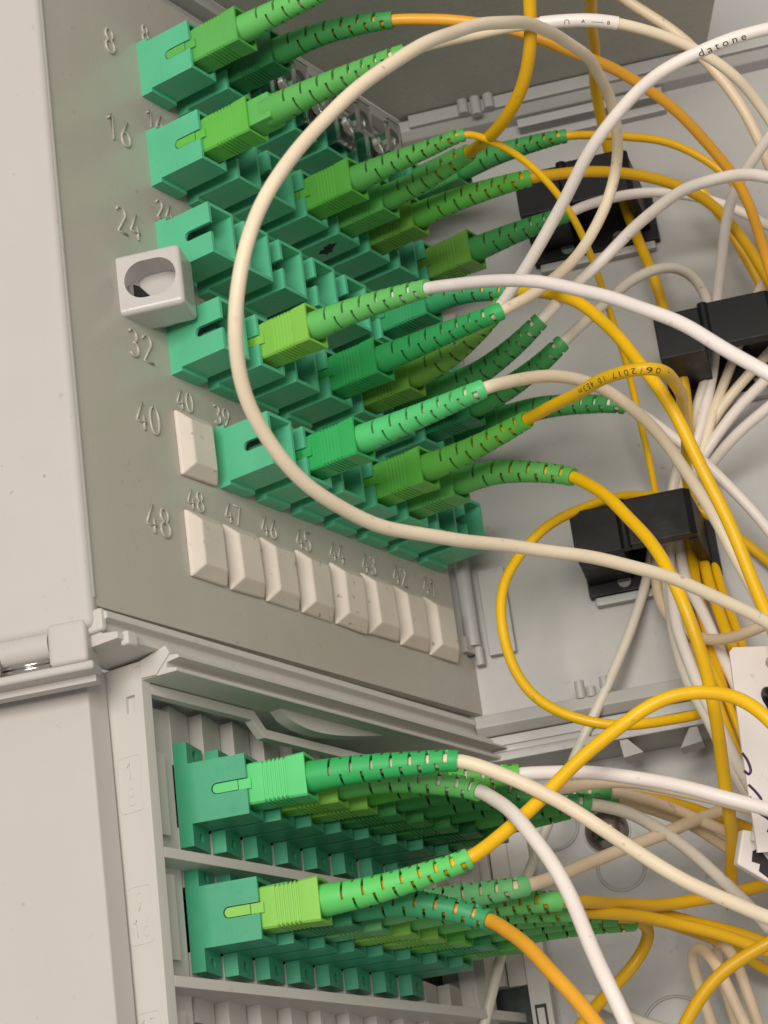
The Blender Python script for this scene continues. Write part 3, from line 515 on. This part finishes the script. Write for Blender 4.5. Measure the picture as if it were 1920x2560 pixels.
# blanking plugs
bm = new_bm()
x0, x1, z1, z0 = -0.83, 11.2, 8.04, -7.41
def ring(y, i): return [bm.verts.new(p) for p in ((x0+i, y, z0+i*1.1), (x1-i, y, z0+i*1.1), (x1-i, y, z1-i*1.1), (x0+i, y, z1-i*1.1))]
R0 = ring(0, 0); R1 = ring(-0.75, 0); R2 = ring(-3.1, 2.3)
for a, b in ((R0, R1), (R1, R2)):
    for i in range(4): bm.faces.new((a[i], a[(i+1)%4], b[(i+1)%4], b[i]))
bm.faces.new(R2); bm.faces.new(R0[::-1])
bmesh.ops.recalc_face_normals(bm, faces=bm.faces); bevel(bm, 0.45, 3, 12)
PLUG = to_mesh(bm, 'blanking_plug', sharp=30); PLUG.materials.append(M_PLUG)
for num in [40] + list(range(48, 40, -1)):
    o = wn(obj('blanking_plug', PLUG, None, None, upper_frame(num) @ Matrix.Rotation(math.radians(random.uniform(-2.0, 2.0)), 4, 'Y') @ Matrix.Rotation(math.radians(random.uniform(-1.6, 1.6)), 4, 'Z') @ Matrix.Translation((random.uniform(-.2, .2), 0, random.uniform(-.25, .25)))))
    tag(o, 'cream blanking plug, %s on the hinged panel' % spot(num), 'plug', 'blanking plugs on the hinged panel')

# clear dust caps
for num in CAPPED:
    t = thing('dust_stopper', 'clear plastic dust cap in the adapter %s' % spot(num), 'dust cap', upper_frame(num), 'clear dust caps')
    bx('plug_body', M_CLEAR, t, (1.3, 7.8, -17.5, -9.0, -4.3, 4.3), 0.3)
    bx('end_plate', M_CLEAR, t, (0.9, 8.2, -19.0, -17.7, -5.2, 5.2), 0.35)
    bm = new_bm(); cyl(bm, (4.5, -19.2, 0), (4.5, -23.5, 0), 2.6, 2.3, n=20); bevel(bm, 0.3); part('grip', bm, M_CLEAR, t, sharp=40)
    bx('grip_plate', M_CLEAR, t, (1.6, 7.4, -25.0, -23.6, -4.4, 4.4), 0.35)

# ================================================================== PATCH CORDS
HE = 28.2
def loft_oct(bm, st, ch=0.4, cx=4.54):
    rings = []
    for y, hx, hz in st:
        c = min(ch, hx*.3)
        p = [(-hx+c,-hz),(hx-c,-hz),(hx,-hz+c),(hx,hz-c),(hx-c,hz),(-hx+c,hz),(-hx,hz-c),(-hx,-hz+c)]
        rings.append([bm.verts.new((cx+a, y, b)) for a, b in p])
    for a, b in zip(rings, rings[1:]):
        for i in range(8): bm.faces.new((a[i], a[(i+1)%8], b[(i+1)%8], b[i]))
    bm.faces.new(rings[0]); bm.faces.new(rings[-1][::-1])
def connector_mesh():
    bm = new_bm()
    st = [(-9.0,3.3,4.0),(-15.4,3.45,4.3),(-16.0,3.55,4.36),(-18.6,3.6,4.4)]
    y = -18.9
    for i in range(6):
        st += [(y,3.6,4.42),(y-.12,3.46,4.1),(y-.40,3.46,4.1),(y-.52,3.6,4.42)]; y -= 0.92
    st += [(-24.6,3.66,4.45),(-28.2,3.8,4.6),(-28.2,3.25,4.0),(-26.4,3.1,3.9)]
    loft_oct(bm, st)
    return to_mesh(bm, 'connector_grip', sharp=25)
CONN = connector_mesh()
bm = new_bm(); prism(bm, [(-13.6,-1.0),(-13.6,1.0),(-9.2,1.0)] + arc(-9.0,0,0.95,1.0,80,-80,8) + [(-9.2,-1.0)], 0.18, 1.1, 'x'); box(bm, 0.45, 1.1, -16.4, -13.7, -1.05, 1.05)
KEY = to_mesh(bm, 'key', sharp=35)
def boot_mesh(path, s, r0, r1, left, name, seed):
    """strain-relief boot: tapered sleeve with staggered slits through the wall"""
    rnd = random.Random(seed)
    Ltot = s[-1]; n = 32
    slits = []; a = 6.0 + rnd.uniform(-.6, .6); i = 0; gap = rnd.uniform(2.2, 2.45)
    while a < Ltot - 1.9:
        slits.append((a, a + 0.50 + 0.50 * (a / Ltot) ** 2, i)); a += gap; gap *= 0.975; i += 1
    stations = [(0.0, None), (1.2, None)]
    for a0, a1, k in slits: stations += [(a0, k), (a1, None)]
    stations += [(Ltot - 0.3, None), (Ltot, None)]
    import bisect
    fr = frames(path, left)
    def at(d):
        j = min(len(s) - 2, max(0, bisect.bisect_right(s, d) - 1)); f = (d - s[j]) / max(1e-6, s[j+1] - s[j])
        p = path[j].lerp(path[j+1], f); t = fr[j][0].lerp(fr[j+1][0], f).normalized(); l = fr[j][1].lerp(fr[j+1][1], f); l = (l - t*l.dot(t)).normalized()
        return p, l, t.cross(l)
    bm = new_bm(); rings = []
    for d, k in stations:
        p, l, u = at(d); tt = d / Ltot; r = r0 + (r1 - r0) * (tt ** 0.9)
        if d == 0: r *= 0.93
        if d == Ltot: r *= 0.96
        rings.append(([bm.verts.new(p + (l*math.cos(2*math.pi*q/n) + u*math.sin(2*math.pi*q/n))*r) for q in range(n)], k))
    for (a, k), (b, _) in zip(rings, rings[1:]):
        for q in range(n):
            if k is not None:
                ang = (q + .5) * 360.0 / n
                ctr = -34.0 if k % 2 == 0 else 80.0
                dlt = (ang - ctr + 180) % 360 - 180; d2 = (ang - ctr) % 360 - 180
                if abs(dlt) < 57 or abs(d2) < 57: continue
            bm.faces.new((a[q], a[(q+1)%n], b[(q+1)%n], b[q]))
    for f in bm.faces: f.normal_update()
    bmesh.ops.solidify(bm, geom=list(bm.faces), thickness=0.66)
    return to_mesh(bm, name, sharp=40)
def text_on_cable(txt, size, path, fr, s, start, radius, theta0, flip, name, mat, parent, space=1.0):
    cu = bpy.data.curves.new('txt', 'FONT'); cu.body = txt; cu.size = size; cu.resolution_u = 3; cu.space_character = space; cu.space_word = space
    o = bpy.data.objects.new('txt', cu); col.objects.link(o)
    dg = bpy.context.evaluated_depsgraph_get(); me = bpy.data.meshes.new_from_object(o.evaluated_get(dg)); bpy.data.objects.remove(o)
    bm = new_bm(); bm.from_mesh(me)
    bmesh.ops.triangulate(bm, faces=bm.faces); bmesh.ops.subdivide_edges(bm, edges=bm.edges, cuts=1, use_grid_fill=True)
    import bisect
    for v in bm.verts:
        x = v.co.x * 1.15; y = size * 0.33 - v.co.y
        if flip: x, y = -x, -y
        d = start + x; j = min(len(s)-2, max(0, bisect.bisect_right(s, d) - 1)); f = (d - s[j])/max(1e-6, s[j+1]-s[j])
        p = path[j].lerp(path[j+1], f); t, l, u = fr[j]
        a = theta0 + y / radius
        v.co = p + (l*math.cos(a) + u*math.sin(a)) * (radius + 0.035)
    return part(name, bm, mat, parent)
CAMP = Vector((-378.03, -286.63, -301.41))
def facing(p, t, l, u):
    c = (CAMP - p); return math.atan2(c.dot(u), c.dot(l))
CORD_LOOK = {  # grip green, boot green, jacket, words
    8: ('leaf', 'grass', 'cream'), 7: ('forest', 'fern', 'orange'), 1: ('fern', 'fern', 'amber'), 16: ('apple', 'leaf', 'cream'), 13: ('apple', 'leaf', 'yellow'),
    12: ('leaf', 'leaf', 'amber'), 11: ('olive', 'apple', 'amber'), 9: ('olive', 'fern', 'white'), 19: ('jade', 'jade', 'yellow'), 31: ('lime', 'grass', 'snow'),
    29: ('emerald', 'emerald', 'cream'), 28: ('olive', 'olive', 'white'), 27: ('fern', 'fern', 'white'), 26: ('pine', 'fern', 'ivory'), 25: ('fern', 'fern', 'white'),
    38: ('emerald', 'mint', 'cream'), 36: ('apple', 'apple', 'yellow'), 35: ('leaf', 'leaf', 'yellow'),
    (0,0): ('mint', 'emerald', 'cream'), (0,1): ('lime', 'grass', 'white'), (0,2): ('lime', 'apple', 'snow'), (0,3): ('fern', 'fern', 'beige'), (0,4): ('fern', 'fern', 'ivory'),
    (0,5): ('fern', 'fern', 'beige'), (0,6): ('forest', 'grass', 'beige'), (0,7): ('fern', 'grass', 'amber'),
    (1,0): ('lime', 'bright', 'yellow'), (1,1): ('pine', 'jade', 'orange'), (1,2): ('pale', 'pale', 'beige'), (1,3): ('lime', 'grass', 'amber'), (1,4): ('lime', 'grass', 'amber'),
    (1,5): ('apple', 'leaf', 'amber'), (1,6): ('jade', 'leaf', 'amber'), (1,7): ('leaf', 'leaf', 'amber'),
}
COLW = {'yellow': 'yellow', 'amber': 'dark yellow', 'orange': 'orange', 'cream': 'cream', 'white': 'white', 'snow': 'bright white', 'beige': 'beige', 'ivory': 'greyish ivory'}
def cord(kind, key, dia, pts):
    grip, bootc, jc = CORD_LOOK[key]
    if kind == 'U':
        fr0 = upper_frame(key); lab = 'green patch lead with %s cable, %s' % (COLW[jc], spot(key)); grp = 'patch cords on the hinged panel'
    else:
        fr0 = lower_frame(*key); lab = 'green patch lead with %s cable in the %s adapter of the tray\'s %s row' % (COLW[jc], ORD[key[1]], ROWNAME[key[0]]); grp = 'patch cords in the angled tray'
    t = thing('patch_lead', lab, 'patch lead', fr0, grp)
    inv = fr0.inverted()
    loc = [inv @ Vector(p) for p in pts]
    start = Vector((4.54, -HE + 1.5, 0)); E = loc[0]
    left = Vector((-1, 0, 0))
    extra = key == 16
    g = obj('connector_grip', CONN.copy(), green(grip), t); obj('key', KEY.copy(), green(grip), g)
    mid = start.lerp(E, 0.36); ax = Vector((4.54, start.y + (E.y - start.y) * 0.36, 0)); mid = ax.lerp(mid, 0.32)
    m2 = start.lerp(E, 0.7); ax = Vector((4.54, start.y + (E.y - start.y) * 0.7, 0)); m2 = ax.lerp(m2, 0.70)
    bpts = spline([start, mid, m2, E] + loc[1:2], 0.5)
    # boot = samples up to E
    cut_i = min(range(len(bpts)), key=lambda i: (bpts[i] - E).length)
    bpath = bpts[:cut_i+1]; s = arc_len(bpath)
    if extra:
        bx('collar', bootg(bootc), t, (1.5, 7.6, -34.0, -27.0, -3.3, 3.3), 0.5)
        k = next(i for i in range(len(s)) if s[i] > 4.5); bpath = bpath[k:]; s = arc_len(bpath)
    obj('boot', boot_mesh(bpath, s, 3.4 if not extra else 3.7, dia/2 + 0.72, left, 'boot', sum(map(ord, str(key)))), bootg(bootc), t)
    cpath = spline([start, mid, m2] + loc, 1.0)
    k = min(range(len(cpath)), key=lambda i: (cpath[i] - E).length)
    cpath = cpath[:k] + wobble(relax(cpath[k:], 7, 3), sum(map(ord, str(key))))
    cfr = frames(cpath, left)
    bm = new_bm(); tube(bm, cpath, cfr, dia/2, 16)
    cab = part('cable', bm, CAB[jc], t, smooth=True)
    return t, cab, cpath, cfr
BUILT = {}
for kind, key, dia, pts in CORDS:
    BUILT[key] = (cord(kind, key, dia, pts), dia)
LOOSE_LAB = {
    'ylw_vertical': 'yellow cable hanging from above and running through all three black cable holders', 'beige_top': 'beige cable slanting from the top wall past the printed white cable',
    'white_vertical': 'white cable dropping straight into the top of the middle black cable holder', 'cream_right': 'cream cable entering the right side of the middle black cable holder',
    'white_cross_a': 'white cable crossing from below the middle holder into the lowest holder', 'white_cross_b': 'white cable ending behind the top corner of the lowest black holder',
    'cream_cross': 'cream cable leaving the middle black holder towards the lowest one', 'yellow_ring': 'yellow cable looped in a wide ring beside the lowest black holder',
    'beige_diagonal': 'greyish ivory cable running down behind the tray from the lowest black holder', 'beige_hook': 'beige cable hooking sideways below the lowest black holder towards the tag',
    'yellow_thin_low': 'yellow cable leaving the far side of the lowest black holder', 'beige_loop_a': 'beige cable bent into a tight hairpin above the bottom yellow cable',
    'beige_loop_b': 'beige cable hairpin standing close to the wall beside another hairpin', 'yellow_bottom': 'dark yellow cable arching over the beige hairpins',
    'yellow_side': 'yellow cable slipping behind the thick orange cable near the middle holder', 'yellow_tag': 'yellow cable slanting down under the white tag beside a straight yellow one',
    'ivory_coil': 'ivory cable curled into a small coil near the floor of the lower box',
}
LC = {'yellow_bottom': 'amber', 'ylw_vertical': 'amber'}
for name, jc, dia, pts in LOOSE:
    path = wobble(relax(spline(pts, 1.2), 6, 3), len(name)); fr = frames(path, Vector((-1, 0, 0)))
    if abs(fr[0][0].x) > .95: fr = frames(path, Vector((0, 0, 1)))
    bm = new_bm(); tube(bm, path, fr, dia/2, 16)
    o = part('loose_cable', bm, CAB[LC.get(name, jc)], None, smooth=True)
    tag(o, LOOSE_LAB[name], 'cable', 'loose cables in the box')

# printing on the jackets
def printed(key, frac_pt, txt, size, flip, mat, dtheta=0.0, name='printed_text', space=1.0, shift=0.0):
    (t, cab, path, fr), dia = BUILT[key]
    inv = t.matrix_world.copy(); 
    s = arc_len(path)
    P = [upper_frame(key) @ p for p in path] if not isinstance(key, tuple) else [lower_frame(*key) @ p for p in path]
    i = min(range(len(P)), key=lambda q: (P[q] - Vector(frac_pt)).length)
    rot = (upper_frame(key) if not isinstance(key, tuple) else lower_frame(*key)).to_3x3()
    th = facing(P[i], rot @ fr[i][0], rot @ fr[i][1], rot @ fr[i][2]) + dtheta
    return text_on_cable(txt, size, path, fr, s, s[i] + shift, dia/2, th, flip, name, mat, cab, space)
bpy.context.view_layer.update()
D28 = [c for c in CORDS if c[1] == 28][0][3]; D36 = [c for c in CORDS if c[1] == 36][0][3]; D16 = [c for c in CORDS if c[1] == 16][0][3]
printed(28, D28[5], 'datone', 2.3, False, M_INK, 0.25, space=1.5)
printed(36, D36[3], '- 06/2017 10 4E3m', 1.9, True, M_INKB, 0.2, space=1.45, shift=5.0)
D07 = [c for c in CORDS if c[1] == (0, 7)][0][3]
printed((0, 7), D07[3], '...lp', 1.5, False, M_INKB, -0.3, space=1.2)
# white sleeve with a mark on cord 16
(t16, cab16, p16, f16), d16 = BUILT[16]
P = [upper_frame(16) @ p for p in p16]
ia = min(range(len(P)), key=lambda q: (P[q] - Vector(D16[4])).length); ib = min(range(len(P)), key=lambda q: (P[q] - Vector(D16[6])).length)
bm = new_bm(); tube(bm, p16[ia:ib+1], f16[ia:ib+1], 1.52, 16)
slv = part('marker_sleeve', bm, CAB['snow'], t16, sharp=40)
s16 = arc_len(p16)
for off, tx, sz in ((9.0, 'A', 1.1), (11.2, '\u2014\u2014', 1.2), (14.6, 'B', 1.1), (5.2, '\u2229', 1.6)):
    j = ia + 2; th = facing(P[(ia+ib)//2], f16[(ia+ib)//2][0], f16[(ia+ib)//2][1], f16[(ia+ib)//2][2]) + 0.15
    text_on_cable(tx, sz, p16, f16, s16, s16[ia] + off, 1.53, th, False, 'printed_mark', M_INK, slv)

# ================================================================== BLACK CABLE HOLDERS
def holder(d, z, label):
    # d, z: lower corner of the front face nearest the patch panel; protrudes 26 mm from the wall
    t = thing('cable_holder', label, 'cable holder', F_P @ Matrix.Translation((d, 0, z + 139.0)), 'black cable holders on the back wall')
    H = 12.0
    bm = new_bm(); prism(bm, [(0,-26),(11.5,-26),(11.5,-3.0),(0,-3.0)], 0, H, 'z'); bevel(bm, 0.4); part('pillar', bm, M_BLACK, t, sharp=35)
    bm = new_bm(); prism(bm, [(13.6,-26.6),(28.5,-26.6),(30,-25.2),(30,-22.6),(13.6,-22.6)], 0.4, H+0.4, 'z'); bevel(bm, 0.4); part('bridge', bm, M_BLACK, t, sharp=35)
    bm = new_bm(); prism(bm, [(27.6,-22.5),(30,-22.5),(31.6,-3.0),(28.6,-3.0)], 0, H, 'z'); bevel(bm, 0.4); part('leg', bm, M_BLACK, t, sharp=35)
    bm = new_bm(); cyl(bm, (12.6,-25.6,-0.2), (12.6,-25.6,H+0.7), 1.35, n=16); bevel(bm, 0.2); part('hinge_post', bm, M_BLACK, t, sharp=40)
    bx('cross_web', M_BLACK, t, (11.6, 15.0, -22.0, -3.1, H-3.0, H-0.5), 0.3)
    bx('base_plate', M_BLACK, t, (-0.4, 33.4, -2.9, -0.05, -3.0, H+0.4), 0.35)
    for x in (9.0, 23.0):
        bm = new_bm(); cyl(bm, (x,-3.5,-0.4), (x,-2.5,-0.4), 1.7, n=20); bevel(bm, 0.2); sc = part('screw', bm, M_SCREW, t, sharp=40); bx('screw_slot', M_INK, sc, (x-1.5, x+1.5, -3.56, -3.45, -0.7, -0.1), 0)
    bx('mount_foot', M_BACK, t, (1.0, 32.0, -2.6, -0.04, -5.4, -3.2), 0.4)
    return t
holder(32.5, -17.7, 'black cable holder highest on the back wall, under the printed white cable')
holder(61.0, -65.3, 'black cable holder crossed by the bright white cable')
holder(32.0, -112.3, 'lowest black cable holder, with the yellow ring cable behind it')

# ================================================================== LEFT COVERS
ND = Vector((-math.sin(A22), math.cos(A22), 0))   # along the cover, away from the panel
def cover_frame(origin):
    # local x runs from the panel edge away to the left, y faces away from the camera
    return Matrix(((ND.x, math.cos(A22), 0, origin[0]), (ND.y, math.sin(A22), 0, origin[1]), (0, 0, 1, origin[2]), (0, 0, 0, 1)))
cf = cover_frame((-35.4, -1.0, 0))
up_cover = thing('cover_door', 'light grey cover door with rounded edge beside the numbered panel', 'cover', cf)
bm = new_bm(); box(bm, 0, 130, 0, 6, -146.0, 90); bevel(bm, 2.4, 6); part('door_shell', bm, M_COVER, up_cover, sharp=40)
bm = new_bm(); box(bm, 1.8, 10.0, -0.4, 4.5, -153.0, -144.0); bevel(bm, 1.2, 5); part('hinge_knuckle', bm, M_COVER, up_cover, sharp=40)
bm = new_bm(); box(bm, 20.6, 32.0, -0.4, 4.5, -153.0, -144.0); bevel(bm, 1.2, 5); part('hinge_knuckle', bm, M_COVER, up_cover, sharp=40)
bm = new_bm(); cyl(bm, (10.1, 3.2, -147.6), (20.5, 3.2, -147.6), 3.2, n=28); bevel(bm, 0.2); part('hinge_barrel', bm, M_COVER, up_cover, sharp=40)
for zz in (-151.3, -152.2):
    bm = new_bm(); cyl(bm, (10.1, 0.9, zz), (20.4, 0.9, zz), 0.5, n=14); part('hinge_pin', bm, M_STEEL, up_cover, smooth=True)
bm = new_bm(); box(bm, 1.0, 130, 0.3, 6, -154.6, -152.7); bevel(bm, 0.8, 3); part('lower_rail', bm, M_COVER, up_cover, sharp=40)
bx('hinge_back', M_COVER, up_cover, (2, 130, 4.6, 7.5, -156, -140), 0.3)
lo_cover = thing('cover_plate', 'light grey lower cover plate beside the strip numbered 1 to 17', 'cover', Matrix.Translation((-27.0, 9.2, 0)))
bm = new_bm(); prism(bm, [(0, 0), (6.2, 0.1), (6.2, 5), (-44.9, 120), (-44.9, 111.2)], -290, -150.2, 'z'); bevel(bm, 0.45, 3); part('plate', bm, M_COVER, lo_cover, sharp=40)

# ================================================================== ANGLED ADAPTER TRAY
tray = thing('adapter_tray', 'light grey adapter tray with sawtooth cells and a hooded top', 'tray', F_T)
bm = new_bm(); box(bm, -16.0, -13.0, -6.0, 3.6, -80, 24.6)
c1 = new_bm(); box(c1, -17, -15.0, -3.9, -1.5, 14.6, 18.2)
c2 = new_bm(); prism(c2, [(-5.6, 21.2), (-2.6, 21.6), (-4.0, 23.9), (-6.4, 23.9)], -17, -14.0, 'x')
bm = cut(bm, [c1, c2]); bevel(bm, 0.22); side = part('side_wall', bm, M_TRAY, tray, sharp=35)
XE = 124.0
bx('cell_margin', M_TRAY, tray, (-12.9, -0.05, 0.35, 8, -80, 18.2), 0)
def bar(name, x0, x1, y0, y1, z0, z1, b=0.3): return bx(name, M_TRAY, tray, (x0, x1, y0, y1, z0, z1), b)
bar('frame_bar', -12.9, XE, -6.0, 8, -15.6, -13.4); bar('frame_bar', -12.9, XE, -6.0, 8, -41.4, -39.1); bar('frame_bar', -12.9, XE, -6.0, 8, -67.2, -65.0)
bm = new_bm(); prism(bm, [(-12.9, 20.6), (22.0, 20.6), (26.0, 17.0), (XE, 17.0), (XE, 14.9), (25.0, 14.9), (21.0, 18.3), (-12.9, 18.3)], -6.0, -3.8, 'y'); bevel(bm, 0.3)
part('frame_bar', bm, M_TRAY, tray, sharp=35)
bar('end_wall', XE + 0.1, XE + 5, -6.0, 10, -80, 22)
bar('end_wall', XE - 14, XE - 10.5, -3.0, 10, -80, 12)
# hood over the top of the tray
bm = new_bm(); prism(bm, [(8, 25.0), (-10, 25.0), (-15.6, 24.0), (-16.2, 23.2), (-12.7, 22.9), (-12.5, 21.9), (-15.2, 21.3), (-15.0, 20.5), (-6, 20.8), (8, 20.8)], -15.8, 134, 'x'); bevel(bm, 0.3)
part('hood', bm, M_TRAY, tray, sharp=35)
bm = new_bm(); prism(bm, [(-6.1, 21.0), (-6.1, 24.8), (-13.0, 26.4), (-14.0, 24.6), (-10.0, 20.8)], -16.3, -13.2, 'x'); bevel(bm, 0.35); part('hood_end', bm, M_TRAY, tray, sharp=35)
bm = new_bm(); pts = [(26, 20.7)] + [(26 + 40*t/16, 20.7 - 3.4*math.sin(math.pi*(t/16)**0.62)) for t in range(1, 16)] + [(66, 20.7)]
prism(bm, pts, -10.5, -7.0, 'y'); bevel(bm, 0.25); part('hood_tab', bm, M_TRAY, tray, sharp=35)
# rails between the panel and the tray
rail = thing('divider_rail', 'grey grooved rail between the hinged panel and the adapter tray', 'rail', F_W)
bm = new_bm(); prism(bm, [(10, -141.4), (-1.0, -141.9), (-2.8, -143.0), (-3.0, -144.4), (-1.2, -145.0), (-1.0, -147.2), (-5.2, -148.0), (-5.2, -149.5), (10, -149.5)], -33.5, 114, 'x'); bevel(bm, 0.4); part('rail_bar', bm, M_TRAY, rail, sharp=35)
bx('rail_back', M_TRAY, rail, (-33, 114, 3.2, 9.5, -144, -134), 0)
bx('rail_clip', M_TRAY, rail, (-34.6, -32.6, -2.2, 2, -147.0, -142.2), 0.8, 3)
bx('rail_hook', M_TRAY, rail, (-31.6, -28.4, -6.2, -4.1, -150.6, -147.6), 0.6, 3)
# sawtooth cells
cu, su = math.cos(ANG2), math.sin(ANG2)
def tooth(z0, z1):
    bm = new_bm(); L1 = 10.365
    prism(bm, [(0.0, 0.0), (cu*L1, su*L1), (cu*L1 + .01, 9.0), (0.0, 9.0)], z0, z1, 'z'); return to_mesh(bm, 'cell_wall', sharp=30)
NC = 12
for r in range(3):
    o = ROWV * r
    zt = (19.5 if r == 0 else 12.3); zb = -12.3; hh = 6.7 if r < 2 else 5.0
    UP = tooth(hh, zt); DN = tooth(zb, -hh)
    UP.materials.append(M_TRAY); DN.materials.append(M_TRAY)
    for c in range(-1, NC):
        x = c*PITCH2 + o.x
        if x > XE - 12 or x < -1: continue
        off = Matrix.Translation((x, o.y + 0.02, o.z))
        obj('cell_wall', UP, None, tray, off); obj('cell_wall', DN, None, tray, off)
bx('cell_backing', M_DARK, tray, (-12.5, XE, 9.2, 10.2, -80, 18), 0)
def first_cell_fill(z0, z1): return bx('cell_stop', M_TRAY, tray, (-9.4, -5.2, -2.0, 0.3, z0, z1), 0.25)
first_cell_fill(-9.5, 8.0); first_cell_fill(-35.0, -17.5); first_cell_fill(-62, -45)
# numbered index on the side wall
def plate_txt(lines, zc, h):
    for i, tx in enumerate(lines):
        if not tx: continue
        zz = zc + (len(lines) - 1) * 2.6 - i * 5.2
        part('numeral', numeral(tx, 3.6, lambda a, b: (-16.02, -1.3 - a*0.95, zz + b), 0.10), M_TRAY, side, smooth=True)
    rr = 1.2; y0, y1, z0, z1 = 1.8, -4.4, zc - h/2, zc + h/2
    pts = [(y0 - rr + rr*math.cos(a), z1 - rr + rr*math.sin(a)) for a in [math.pi/2 * t/5 for t in range(6)]]
    pts += [(y1 + rr - rr*math.sin(a), z1 - rr + rr*math.cos(a)) for a in [math.pi/2 * t/5 for t in range(6)]]
    pts += [(y1 + rr - rr*math.cos(a), z0 + rr - rr*math.sin(a)) for a in [math.pi/2 * t/5 for t in range(6)]]
    pts += [(y0 - rr + rr*math.sin(a), z0 + rr - rr*math.cos(a)) for a in [math.pi/2 * t/5 for t in range(6)]]
    pts.append(pts[0]); bm = new_bm(); stroke_tube(bm, [(-16.0, a, b) for a, b in pts], 0.10, 6); part('index_outline', bm, M_TRAY, side, smooth=True)
plate_txt(['1', '8'], 0.0, 11.5); plate_txt(['9', '16'], -26.6, 11.5); plate_txt(['17', ''], -51.5, 11.5)

# ================================================================== TAG AND CARD AT THE RIGHT
def W(p): return Vector(p)
tz = Vector((0.10, 0.13, -0.985)).normalized(); tx = (RIGHT * 0.98 + FWD * 0.15); tx = (tx - tz * tx.dot(tz)).normalized(); tn = tx.cross(tz)
def tag_frame(o): return Matrix(((tx.x, tn.x, -tz.x, o[0]), (tx.y, tn.y, -tz.y, o[1]), (tx.z, tn.z, -tz.z, o[2]), (0, 0, 0, 1)))
tf = tag_frame((69.0, -88.6, -156.1))
wt = thing('label_tag', 'white plastic tag with purple handwriting tied to the thick yellow cable', 'tag', tf)
bm = new_bm(); prism(bm, [(0.3,-1.0),(1.2,0),(30,-0.6),(30,-44),(1.6,-44),(0.6,-20)], -0.45, 0.45, 'y')
hole = new_bm(); cyl(hole, (9.4,-3,-3.8), (9.4,3,-3.8), 1.4, n=20)
bm = cut(bm, [hole]); bevel(bm, 0.15); part('tag_plate', bm, M_TAG, wt, sharp=35)
WR = [[(0.6,-22.8),(1.6,-24.6),(2.0,-26.8),(1.5,-27.4),(0.6,-26.6)], [(1.2,-29.6),(2.6,-31.2),(3.6,-33.0),(2.6,-33.6),(1.1,-32.2)], [(2.4,-35.4),(4.8,-37.2),(5.2,-38.0),(4.3,-39.9)], [(5.2,-41.0),(6.6,-42.3),(7.6,-43.8)]]
for st in WR:
    bm = new_bm(); stroke_tube(bm, spline([(a, -0.48, b) for a, b in st], 0.25), 0.30, 8); part('handwriting', bm, M_PURPLE, wt, smooth=True)
bm = new_bm(); pts = [Vector((8.0 + 1.2*math.cos(t), -2.6 - 2.6*math.sin(t), -13.2 - 3.0*math.cos(t))) for t in [i*2*math.pi/24 for i in range(25)]]
fr = frames(pts, Vector((0.5,0,1))); tube(bm, pts, fr, 1.0, 12); part('tie_strap', bm, M_BLACK, wt, smooth=True)
cf3 = tag_frame((77.2, -77.6, -199.6)) @ Matrix.Scale(1.1, 4)
cd = thing('cable_clamp', 'white plastic clamp with black printed blocks gripping beige cables', 'clamp', cf3)
bm = new_bm(); prism(bm, [(-0.2,-0.6),(1.6,6.0),(30,0),(30,-14),(6.8,-5.2)], -1.5, 1.5, 'y'); bevel(bm, 0.5, 3); part('clamp_body', bm, M_TAG, cd, sharp=40)
bm = new_bm(); prism(bm, [(2.6,3.6),(4.2,8.4),(8.2,8.2),(7.6,2.2)], -3.2, -1.6, 'y'); bevel(bm, 0.4, 3); part('clamp_lid', bm, M_TAG, cd, sharp=40)
for poly in ([(3.1,1.7),(4.4,2.2),(7.4,-2.3),(6.2,-4.2),(3.9,-2.2),(4.3,-0.9),(2.7,-0.3)],):
    bm = new_bm(); prism(bm, poly, -1.66, -1.54, 'y'); part('printed_block', bm, M_INK, cd)
bm = new_bm(); prism(bm, [(5.0,3.6),(6.4,8.4),(13,8.0),(13,1.8),(7.8,1.4)], -4.6, -3.3, 'y'); bevel(bm, 0.4, 3); part('buckle', bm, M_BLACK, cd, sharp=40)
